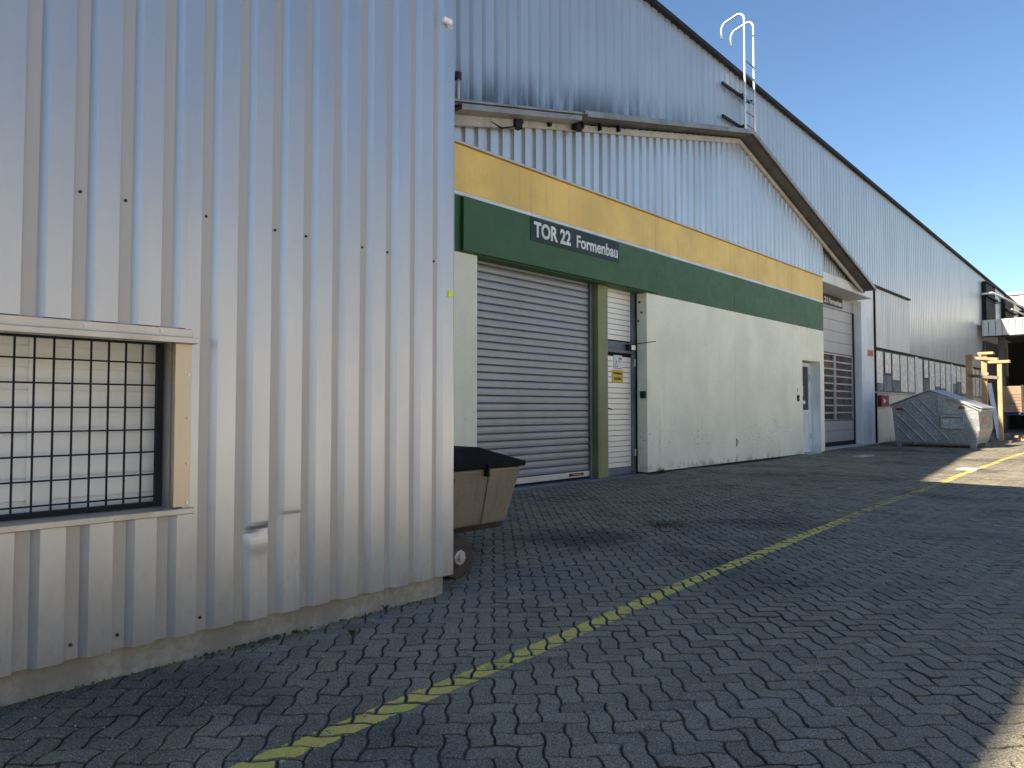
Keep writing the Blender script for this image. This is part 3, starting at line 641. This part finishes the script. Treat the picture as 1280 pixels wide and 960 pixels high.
t = thing('number_plate', 'small orange number plate at the edge of the pale blue column', 'sign', (XH, 24.0, 2.8))
part('board', 'orange', t, (XH+.004, XH+.015, 23.75, 24.30, 2.765, 2.965), bevel=.002); text('lettering', '20', 'red', t, XH+.0155, 23.85, 24.18, 2.81, 2.92, .02)
t = thing('hydrant_box', 'red wall sign box low on the cream base wall beside the zinc container', 'fire sign', (XH, 25.1, 1.3))
part('housing', 'red', t, (XH-.004, XH+.12, 24.71, 25.5, 1.17, 1.54), bevel=.01); MB().prism([(24.9, 1.26), (25.2, 1.355), (24.9, 1.45)], 0, XH+.1205, XH+.123).build('arrow', MT['white'], t)

# ladder on the hall
ld = thing('roof_ladder', 'galvanised roof ladder with hooked rails rising above the hall eave', 'ladder', (-6.9, 15.07, 6.45))
for y, top in ((14.86, 10.02), (15.33, 10.02)):
    pts = [(-6.9, y, 6.45), (-6.9, y, 8.0), (-6.9, y, top-.16)]
    pts += [(-6.9-.16*(1-math.cos(a)), y, top-.16+.16*math.sin(a)) for a in [i*math.pi/12 for i in range(1, 7)]]
    pts += [(-7.3, y, top-.06)]+[(-7.3-.15*math.sin(a), y, top-.21+.15*math.cos(a)) for a in [i*math.pi/12 for i in range(1, 7)]]+[(-7.45, y, top-.42)]
    MB().tube(pts, .026, 10).build('rail', MT['galv'], ld, smooth=True)
for k in range(9):
    z = 6.6+.29*k; MB().tube([(-6.9, 14.87, z), (-6.9, 15.32, z)], .015, 8).build('rung', MT['steel'], ld)
for z in (7.42, 8.14):
    m = MB(); m.bar((XH+.06, 14.05, z+.03), (XH+.06, 15.4, z+.03), .04, .06)
    for y in (14.86, 15.33): m.bar((XH+.06, y, z), (-6.9, y, z+.02), .04, .05)
    m.build('wall_bracket', MT['black'], ld)
for y in (14.86, 15.33): MB().disc((-6.9, y, 8.16), 2, .045, .07, 12).build('clamp', MT['galv'], ld)

# ------------------------------------------------------------------ loading canopy and far buildings
lc = thing('loading_canopy', 'flat loading canopy with pale ribbed fascia at the far end of the yard', 'canopy', (0, 41, 0))
m = MB()
y0 = 40.5
k = 0; x = XH+.22
while x < 14:
    m.box(x, x+.24, y0, y0+.05, 4.62, 5.34); m.box(x+.24, x+.27, y0+.10, y0+.11, 4.62, 5.34); x += .27
m.box(XH+.22, 14, y0-.02, y0+.08, 5.34, 5.40)
m.build('fascia', MT['canopy'], lc, .004)
part('roof', 'soffit', lc, (XH+.23, 14, y0+.06, 60, 4.9, 5.3)); part('fascia_foot', 'black', lc, (XH+.22, 14, y0-.01, y0+.06, 4.56, 4.618))
for (px, y) in ((-6.25, 41.2), (-5.45, 45.5), (-1.5, 41.2), (4., 41.2), (9.5, 41.2)): part('column', 'soffit', lc, (px-.12, px+.12, y, y+.3, -.05, 4.899), bevel=.01)
part('back_wall', 'dark', lc, (XH, 14, 49, 49.3, -.05, 4.89)); part('side_shutter', 'steel', lc, (XH+.03, XH+.12, 41.9, 47.5, -.05, 4.5))  # bay shade put into colour: near-black back wall, dark columns
part('door_leaf', 'soffit', lc, (-6.05, -5.5, 46.5, 46.6, -.05, 3.6))
t = thing('conduit', 'pale pipe running past the dark louvres of the tall hall', 'pipe', (-6.5, 45, 6.8))
MB().tube([(XH+.2, 40.6, 6.70), (-6.5, 40.8, 6.74), (-6.45, 58, 7.25)], .055, 10).build('pipe', MT['farwhite'], t, smooth=True)
MB().tube([(-6.5, 46.3, 6.5), (-6.45, 58, 6.75)], .045, 10).build('pipe', MT['farwhite'], t, smooth=True)
for y in (44, 50, 56): MB().bar((XH+.04, y, 6.62), (-6.48, y, 6.62), .05, .05).build('pipe_bracket', MT['black'], t)
fb = thing('far_hall', 'sunlit pale hall closing the far end of the yard', 'building', (0, 66, 0))
m = MB()
def rot_sheet(x0, x1, y, z0, z1):
    v = []; f = []; xs = []; x = x0
    while x < x1: xs += [(x, 0), (x+.5, 0), (x+.55, -.05), (x+.7, -.05), (x+.75, 0)]; x += .75
    for xx, o in xs: v += [(xx, y+o, z0), (xx, y+o, z1)]
    f = [(2*i, 2*i+2, 2*i+3, 2*i+1) for i in range(len(xs)-1)]; m.add(v, f)
rot_sheet(-40, 40, 66, -.05, 9.95); m.build('cladding', MT['farwhite'], fb)
part('building_core', 'farwhite', fb, (-40, 40, 66.06, 90, -.05, 9.9)); part('roof_edge', 'white', fb, (-40.1, 40.1, 65.85, 90, 9.9, 10.1))
part('gate', 'steel', fb, (6, 10, 65.8, 65.94, -.05, 4.5))
wb = thing('bounce_block', 'added unseen pale warehouse across the yard facing the halls', 'building', (16, 15, 0))  # added out of view as a sunlit surface for reflections and bounce
part('wall', 'tan', wb, (13.5, 28, -40, 64, -.05, 6.6)); part('roof_edge', 'verge', wb, (13.3, 28, -40.1, 64.1, 6.6, 6.9))  # wall and roof edge of the added unseen block
for k in range(12): o = part('window', 'smoke', wb, (13.44, 13.499, -36+8*k, -33+8*k, 2.6, 4.2));  # windows of the added unseen block

# ------------------------------------------------------------------ tipping cart behind the corner
ct = thing('tipping_cart', 'drab brown hopper cart with black lid behind the corner of the near hall', 'cart', (-4.2, 3.7, 0))
def ringbox(m, r0, r1):   # (x0,x1,y0,y1,z)
    q = lambda r: [(r[0], r[2], r[4]), (r[1], r[2], r[4]), (r[1], r[3], r[4]), (r[0], r[3], r[4])]
    m.hexa(q(r0), q(r1))
m = MB(); ringbox(m, (-4.62, -3.84, 2.9, 3.98, .225), (-4.78, -3.745, 2.8, 4.06, .655)); m.build('tub', MT['tub'], ct, .02)
m = MB(); ringbox(m, (-4.82, -3.72, 2.78, 4.085, .657), (-4.82, -3.72, 2.78, 4.085, .70)); ringbox(m, (-4.80, -3.735, 2.795, 4.07, .70), (-4.62, -4.12, 2.95, 3.96, .79)); ld_ = m.build('lid', MT['blackp'], ct, .012)
for y in (3.3, 3.66): part('lid_clip', 'blackp', ct, (-3.745, -3.705, y-.012, y+.012, .60, .695), bevel=.003)
m = MB(); m.box(-4.0, -3.93, 2.95, 4.02, .17, .225); m.box(-4.6, -4.53, 2.95, 4.02, .17, .225); m.box(-4.6, -3.93, 2.95, 3.02, .17, .224); m.tube([(-4.75, 3.10, .137), (-3.47, 3.10, .137)], .022, 10); m.build('frame', MT['rust'], ct)
for y in (3.05, 3.38, 3.72): MB().hexa([(-3.832, y-.02, .24), (-3.825, y-.02, .24), (-3.825, y+.02, .24), (-3.832, y+.02, .24)], [(-3.760, y-.02, .60), (-3.742, y-.02, .60), (-3.742, y+.02, .60), (-3.760, y+.02, .60)]).build('moulded_rib', MT['tub'], ct, .004)
m = MB(); m.tube([(-4.05, 4.045, .60), (-4.05, 4.10, .60), (-4.45, 4.10, .60), (-4.45, 4.045, .60)], .012, 8); m.build('handle', MT['blackp'], ct)
for x in (-4.25, -4.58):
    m = MB(); m.tube([(x-.02, 3.55, .085), (x+.02, 3.55, .085)], .085, 20); m.box(x-.012, x+.012, 3.52, 3.58, .10, .2); m.build('caster', MT['rust'], ct)
for x in (-3.47, -4.75):
    m = MB(); m.tube([(x-.05, 3.10, .137), (x-.042, 3.10, .137), (x+.042, 3.10, .137), (x+.05, 3.10, .137)], .137, 32); w = m.build('wheel', MT['rustwheel'], ct, .012)
    h = MB(); h.disc((x+.056, 3.10, .137), 0, .05, .03, 8); h.disc((x+.075, 3.10, .137), 0, .024, .03, 6); h.build('hub', MT['trim'], w, .004)

# ------------------------------------------------------------------ zinc waste container
dp = thing('waste_container', 'galvanised steel waste container with pitched lid by the hall windows', 'container', (-5.1, 23.8, 0))
YA, YB = 22.9, 24.85
prof = [(-6.13, .11), (-4.10, .11), (-4.0, .55), (-4.03, 1.06), (-4.30, 1.27), (-5.22, 1.60), (-6.2, 1.19)]
bot = (.08, .45)
m = MB(); n = len(prof); v = []
for p, z in prof: v.append((p, YA+(.06 if z < .2 else 0), z))
for p, z in prof: v.append((p, YB-(.35 if z < .2 else 0), z))
m.add(v, [tuple(range(n))[::-1], tuple(range(n, 2*n))]+[(i, (i+1) % n, n+(i+1) % n, n+i) for i in range(n)])
body = m.build('body', MT['zinc'], dp, .015)
def roofslab(a, b, th, y0, y1, off): 
    (p0, z0), (p1, z1) = a, b
    return [(p0, y0, z0+off), (p1, y0, z1+off), (p1, y1, z1+off), (p0, y1, z0+off)], [(p0, y0, z0+off+th), (p1, y0, z1+off+th), (p1, y1, z1+off+th), (p0, y1, z0+off+th)]
MB().hexa(*roofslab((-5.22, 1.60), (-3.93, 1.075), .035, YA-.03, YB+.03, .02)).build('lid', MT['zinc'], dp, .01)
MB().hexa(*roofslab((-6.27, 1.165), (-5.225, 1.60), .035, YA-.03, YB+.03, .02)).build('lid', MT['zinc'], dp, .01)
m = MB(); m.bar((-6.24, YA-.02, 1.15), (-5.22, YA-.02, 1.575), .05, .045); m.bar((-5.22, YA-.02, 1.575), (-4.32, YA-.02, 1.235), .05, .045); m.bar((-4.32, YA-.02, 1.235), (-3.98, YA-.02, 1.05), .05, .045); m.bar((-3.98, YA-.04, 1.05), (-3.98, YB+.04, 1.05), .06, .06); m.build('rim', MT['zinc'], dp, .006)
rb = [((430, 480), (590, 640)), ((360, 495), (640, 790)), ((290, 535), (545, 800)), ((240, 590), (455, 800)), ((240, 680), (350, 795))]
cv = lambda q: (-6.2+(1080+q[0]/6-1114)*.0201, YA-.004+.03*max(0, min(1, (q[1]-600)/200)), max(.14, (561-(420+q[1]/6))*.0221))
for a, b in rb: MB().tube([cv(a), cv(b)], .022, 8).build('rib', MT['zinc'], dp)
MB().bar((-4.98, YA-.012, .62), (-4.98, YA-.012, 1.46), .05, .03).build('upright', MT['zinc'], dp)
lp = MB(); lp.box(-4.93, -4.36, YA-.09, YA-.001, .86, .92); lp.box(-4.93, -4.89, YA-.09, YA-.001, .56, .86); lp.box(-4.40, -4.36, YA-.09, YA-.001, .56, .86); lp.hexa([(-4.89, YA-.09, .54), (-4.40, YA-.09, .54), (-4.40, YA-.001, .54), (-4.89, YA-.001, .54)], [(-4.89, YA-.05, .84), (-4.40, YA-.05, .84), (-4.40, YA-.001, .84), (-4.89, YA-.001, .84)]); lp.build('lift_pocket', MT['zinc'], dp, .005)
part('label_plate', 'zinc', dp, (-4.88, -4.42, YA-.012, YA-.001, .95, 1.20)); part('reflector', 'red', dp, (-4.50, -4.35, YA-.02, YA-.001, 1.10, 1.17)); part('reflector', 'red', dp, (-6.08, -5.90, YA-.02, YA-.001, 1.06, 1.12))
st = MB().add([(-4.008, 23.45, .62), (-4.008, 23.95, .62), (-4.006, 23.95, .86), (-4.006, 23.45, .86)], [(0, 1, 2, 3)]).build('red_sticker', MT['orange'], dp)
for p, y in ((-6.1, 22.97), (-4.25, 22.97), (-6.1, 24.3), (-4.25, 24.3)): part('foot', 'zinc', dp, (p, p+.14, y, y+.14, -.01, .112))

# ------------------------------------------------------------------ timber rack, pallets, crates
rk = thing('timber_rack', 'tall rack of raw timber posts and rails behind the waste container', 'rack', (-4.7, 28, 0))
for i, (p, y, zt, w) in enumerate(((-5.25, 28.5, 2.98, .20), (-4.76, 28.2, 3.0, .16), (-4.27, 27.8, 2.62, .125))):
    o = MB().box(p-w/2, p+w/2, y-.06, y+.06, .0, zt).build('post', MT['wood'], rk, .006)
MB().box(-4.93, -4.48, 28.05, 28.35, 2.93, 3.01).build('crosspiece', MT['wood'], rk, .006); MB().box(-4.58, -3.98, 27.7, 27.9, 2.60, 2.69).build('crosspiece', MT['wood'], rk, .006)
MB().bar((-5.25, 28.4, 2.86), (-4.3, 27.74, 2.73), .06, .09).build('rail', MT['wood'], rk, .005); MB().bar((-5.25, 28.4, 2.24), (-4.3, 27.73, 2.12), .06, .1).build('rail', MT['oldwood'], rk, .005)
MB().box(-4.55, -3.98, 27.62, 27.98, -.01, .07).build('base_beam', MT['oldwood'], rk, .006); MB().box(-5.5, -4.6, 28.1, 28.6, -.01, .06).build('base_beam', MT['oldwood'], rk, .006)
for p, y, z in ((-5.14, 28.43, 2.44), (-4.86, 28.13, 2.9), (-4.66, 28.13, 2.28)): MB().disc((p, y-.03, z), 1, .035, .06, 10).build('bolt', MT['galv'], rk)
def pallet(x, y, z, label, mat='oldwood'):
    t = thing('pallet', label, 'pallet', (x, y, z), 'pallets stacked beside the timber rack')
    m = MB()
    for k in range(5): m.box(x-.5, x+.5, y-.4+k*.18, y-.4+k*.18+.12, z+.12, z+.142)
    m.build('deck', MT[mat], t)
    m = MB()
    for k in range(3): m.box(x-.5+.43*k, x-.5+.43*k+.14, y-.4, y+.44, z+.022, z+.119)
    m.build('runner', MT[mat], t)
    m = MB()
    for k in range(3): m.box(x-.5+.43*k+.005, x-.5+.43*k+.135, y-.4, y+.44, z, z+.021)
    m.build('bottom_board', MT[mat], t); return t
ordn = ['lowest', 'second', 'third', 'fourth', 'fifth', 'top']
p0 = pallet(-4.75, 33, -.01, 'grey wooden pallet at the bottom of the stack under the crates')
for k in range(1, 6):
    c = copy_tree(p0, (random.uniform(-.06, .06), random.uniform(-.08, .08), .1435*k)); c['label'] = 'grey wooden pallet, %s from the ground in the stack under the crates' % ordn[k] if k < 5 else 'grey wooden pallet right under the blue tarpaulin and crates'
for k in range(4):
    c = copy_tree(p0, (-1.05+random.uniform(-.05, .05), -.9+random.uniform(-.08, .08), .1435*k)); c['label'] = 'grey pallet, %s in the low stack between container and crates' % ordn[k] if k < 3 else 'grey pallet on top of the low stack between container and crates'
t = MB(); 
q = [(-5.0, 32.55), (-4.35, 32.5), (-4.3, 33.3), (-5.0, 33.35)]
t.hexa([(x, y, .855) for x, y in q], [(x*.995-.03, y, .94+.02*math.sin(x*9+y*5)) for x, y in q]); tag(t.build('tarpaulin', MT['blue'], None, .02), 'crumpled blue tarpaulin between the pallets and the wooden crates', 'tarpaulin')
def crate(z, label, dx=0):
    x0, x1, y0, y1 = -5.08+dx, -4.18+dx, 32.6, 33.3
    t = thing('wooden_crate', label, 'crate', ((x0+x1)/2, 33, z), 'wooden crates on the pallet stack')
    m = MB()
    for k in range(3): m.box(x0, x1, y0, y0+.03, z+.112*k, z+.112*k+.104); m.box(x0, x1, y1-.03, y1, z+.112*k, z+.112*k+.104); m.box(x0, x0+.03, y0+.03, y1-.03, z+.112*k, z+.112*k+.104); m.box(x1-.03, x1, y0+.03, y1-.03, z+.112*k, z+.112*k+.104)
    m.box(x0+.03, x1-.03, y0+.03, y1-.03, z, z+.02); m.build('side_boards', MT['crate'], t, .004)
    for x in (x0+.02, x1-.1): part('cleat', 'crate', t, (x, x+.07, y0-.025, y0-.001, z+.01, z+.32))
    return t
crate(.965, 'weathered wooden crate lowest of three beside the timber rack'); crate(1.303, 'weathered wooden crate between two others beside the timber rack', .02); crate(1.64, 'weathered wooden crate on top of three beside the timber rack', -.03)
t = tag(MB().hexa([(-4.32, 32.45, .95), (-4.25, 32.45, .95), (-4.25, 32.52, .95), (-4.32, 32.52, .95)], [(-4.34, 32.5, 2.0), (-4.27, 32.5, 2.0), (-4.27, 32.56, 2.0), (-4.34, 32.56, 2.0)]).build('steel_bar', MT['rust']), 'rusty bar standing against the wooden crates', 'bar')
tag(MB().hexa([(-5.0, 31.7, 0), (-4.85, 31.7, 0), (-4.85, 31.74, 0), (-5.0, 31.74, 0)], [(-5.42, 32.5, 2.1), (-5.27, 32.5, 2.1), (-5.27, 32.54, 2.1), (-5.42, 32.54, 2.1)]).build('leaning_board', MT['white']), 'pale board leaning behind the timber rack', 'board')
for k, (x, y, l, a, lab) in enumerate(((-4.0, 28.9, .5, .3, 'long orange wood offcut lying in sun near the timber rack'), (-3.9, 29.3, .35, 1.2, 'short wood offcut lying across others by the timber rack'), (-4.1, 29.2, .3, -.5, 'small pale wood offcut behind the others by the timber rack'))):
    tag(MB().bar((x, y, .05+.05*k), (x+l*math.cos(a), y+l*math.sin(a), .07+.05*k), .12, .08).build('wood_offcut', MT['wood'], None, .006), lab, 'wood offcut', 'wood offcuts beside the timber rack')
tag(part('access_cover', 'pale_conc', None, (-2.98, -2.66, 14.85, 15.35, -.02, .012), bevel=.004), 'pale square cover in the sunlit paving beside the yellow line', 'cover')
tag(part('access_cover', 'pale_conc', None, (-5.50, -5.26, 17.2, 18.0, -.02, .012), bevel=.004), 'pale narrow cover in the shaded paving before the person door', 'cover')

# ------------------------------------------------------------------ weeds, moss, litter
def weed(x, y, h, n, label):
    m = MB()
    for k in range(n):
        a = random.uniform(0, 6.28); l = h*random.uniform(.5, 1.1); w = random.uniform(.003, .007); b = random.uniform(.2, .9)
        dx, dy = math.cos(a), math.sin(a); p = [(x+dx*l*b*t_, y+dy*l*b*t_, .0+l*(t_-.35*t_*t_*b)) for t_ in (0, .4, .75, 1)]
        v = []
        for i, q in enumerate(p): ww = w*(1-.85*(i/3)**2); v += [(q[0]-dy*ww, q[1]+dx*ww, q[2]), (q[0]+dy*ww, q[1]-dx*ww, q[2])]
        m.add(v, [(0, 1, 3, 2), (2, 3, 5, 4), (4, 5, 7, 6)])
    tag(m.build('weed', MT['leaf']), label, 'weed', 'weeds in the paving joints')
weed(-2.93, 1.97, .045, 40, 'small green weed in the paving joint below the dented cladding')
weed(-3.18, 2.35, .035, 18, 'tiny weed against the plinth of the near hall')
weed(-6.46, 10.55, .10, 60, 'dark weed tuft at the foot of the cream wall beside the door')
weed(-6.47, 17.0, .05, 25, 'tiny weed at the foot of the person door')
m = MB()
for k in range(260):
    y = random.uniform(-.3, 2.6); x = -3.205+abs(random.gauss(0, .025)); r = random.uniform(.002, .008)*(1.4 if math.sin(y*5) > .1 else .6)
    m.add([(x-r, y-r, -.004), (x+r, y-r, -.004), (x+r*.4, y+r, -.004), (x, y, r*.8+.002)], [(0, 1, 3), (1, 2, 3), (2, 0, 3)])
for k in range(900):
    y = random.uniform(10.2, 16.9); x = XF+.003+abs(random.gauss(0, .05)); r = random.uniform(.005, .016)
    m.add([(x-r, y-r, -.004), (x+r, y-r, -.004), (x+r*.4, y+r, -.004), (x, y, r*.6+.002)], [(0, 1, 3), (1, 2, 3), (2, 0, 3)])
tag(m.build('moss', MT['moss']), 'moss and dirt along the foot of the walls', 'moss', kind='stuff')
m = MB()
for k in range(260):
    a = random.uniform(0, 6.28); d = abs(random.gauss(0, .16)); x = -3.6+d*math.cos(a)*.8; y = 5.91+d*math.sin(a); r = random.uniform(.006, .02); t_ = random.uniform(0, 3); z = float(base_h(x, y))+.002
    m.add([(x+r*math.cos(t_), y+r*math.sin(t_), z), (x-r*.5*math.sin(t_), y+r*.5*math.cos(t_), z+random.uniform(0, .012)), (x-r*math.cos(t_), y-r*math.sin(t_), z), (x+r*.5*math.sin(t_), y-r*.5*math.cos(t_), z+random.uniform(0, .012))], [(0, 1, 2, 3)])
tag(m.build('leaf_litter', MT['dry']), 'small patch of brown leaf litter on the paving', 'leaf litter', kind='stuff')
m = MB()
for k in range(180):
    y = random.uniform(.4, 7); x = random.uniform(-3.15 if y < 2.9 else -5.5, -2.4); r = random.uniform(.002, .006); z = float(base_h(x, y))
    m.add([(x-r, y-r, z-.002), (x+r, y-r*.6, z-.002), (x+r*.3, y+r, z-.002), (x, y, z+r)], [(0, 1, 3), (1, 2, 3), (2, 0, 3)])
tag(m.build('grit', MT['concrete']), 'loose grit scattered over the paving', 'grit', kind='stuff')

# ------------------------------------------------------------------ light, sky, camera
L = Vector((.347, 1.22, -1.)).normalized()
sun = bpy.data.lights.new('sun', 'SUN'); sun.energy = 5.; sun.angle = math.radians(.53); sun.color = (1., .90, .74)
so = bpy.data.objects.new('sun', sun); COL.objects.link(so); so.rotation_euler = L.to_track_quat('-Z', 'Y').to_euler(); so.location = (0, -20, 30)
W = bpy.data.worlds.new('World'); S.world = W; W.use_nodes = True
t = W.node_tree; bg = t.nodes['Background']; sk = t.nodes.new('ShaderNodeTexSky'); sk.sky_type = 'NISHITA'; sk.sun_disc = False
sk.sun_elevation = math.asin(-L.z); sk.sun_rotation = math.atan2(-L.x, -L.y); sk.air_density = 1.25; sk.dust_density = .0; sk.ozone_density = 6.
t.links.new(sk.outputs[0], bg.inputs[0]); bg.inputs[1].default_value = .066
cam = bpy.data.cameras.new('camera'); cam.sensor_fit = 'HORIZONTAL'; cam.sensor_width = 36; cam.lens = F_/1280*36; cam.clip_start = .05; cam.clip_end = 1500
co = bpy.data.objects.new('camera', cam); COL.objects.link(co); co.location = (0, 0, H_); co.rotation_euler = (math.pi/2+PITCH, 0, YAW); S.camera = co
S.view_settings.view_transform = 'Standard'; S.view_settings.look = 'None'; S.view_settings.gamma = 1; S.view_settings.exposure = 1.4
S.render.engine = 'CYCLES'; S.cycles.use_denoising = True; S.cycles.max_bounces = 8
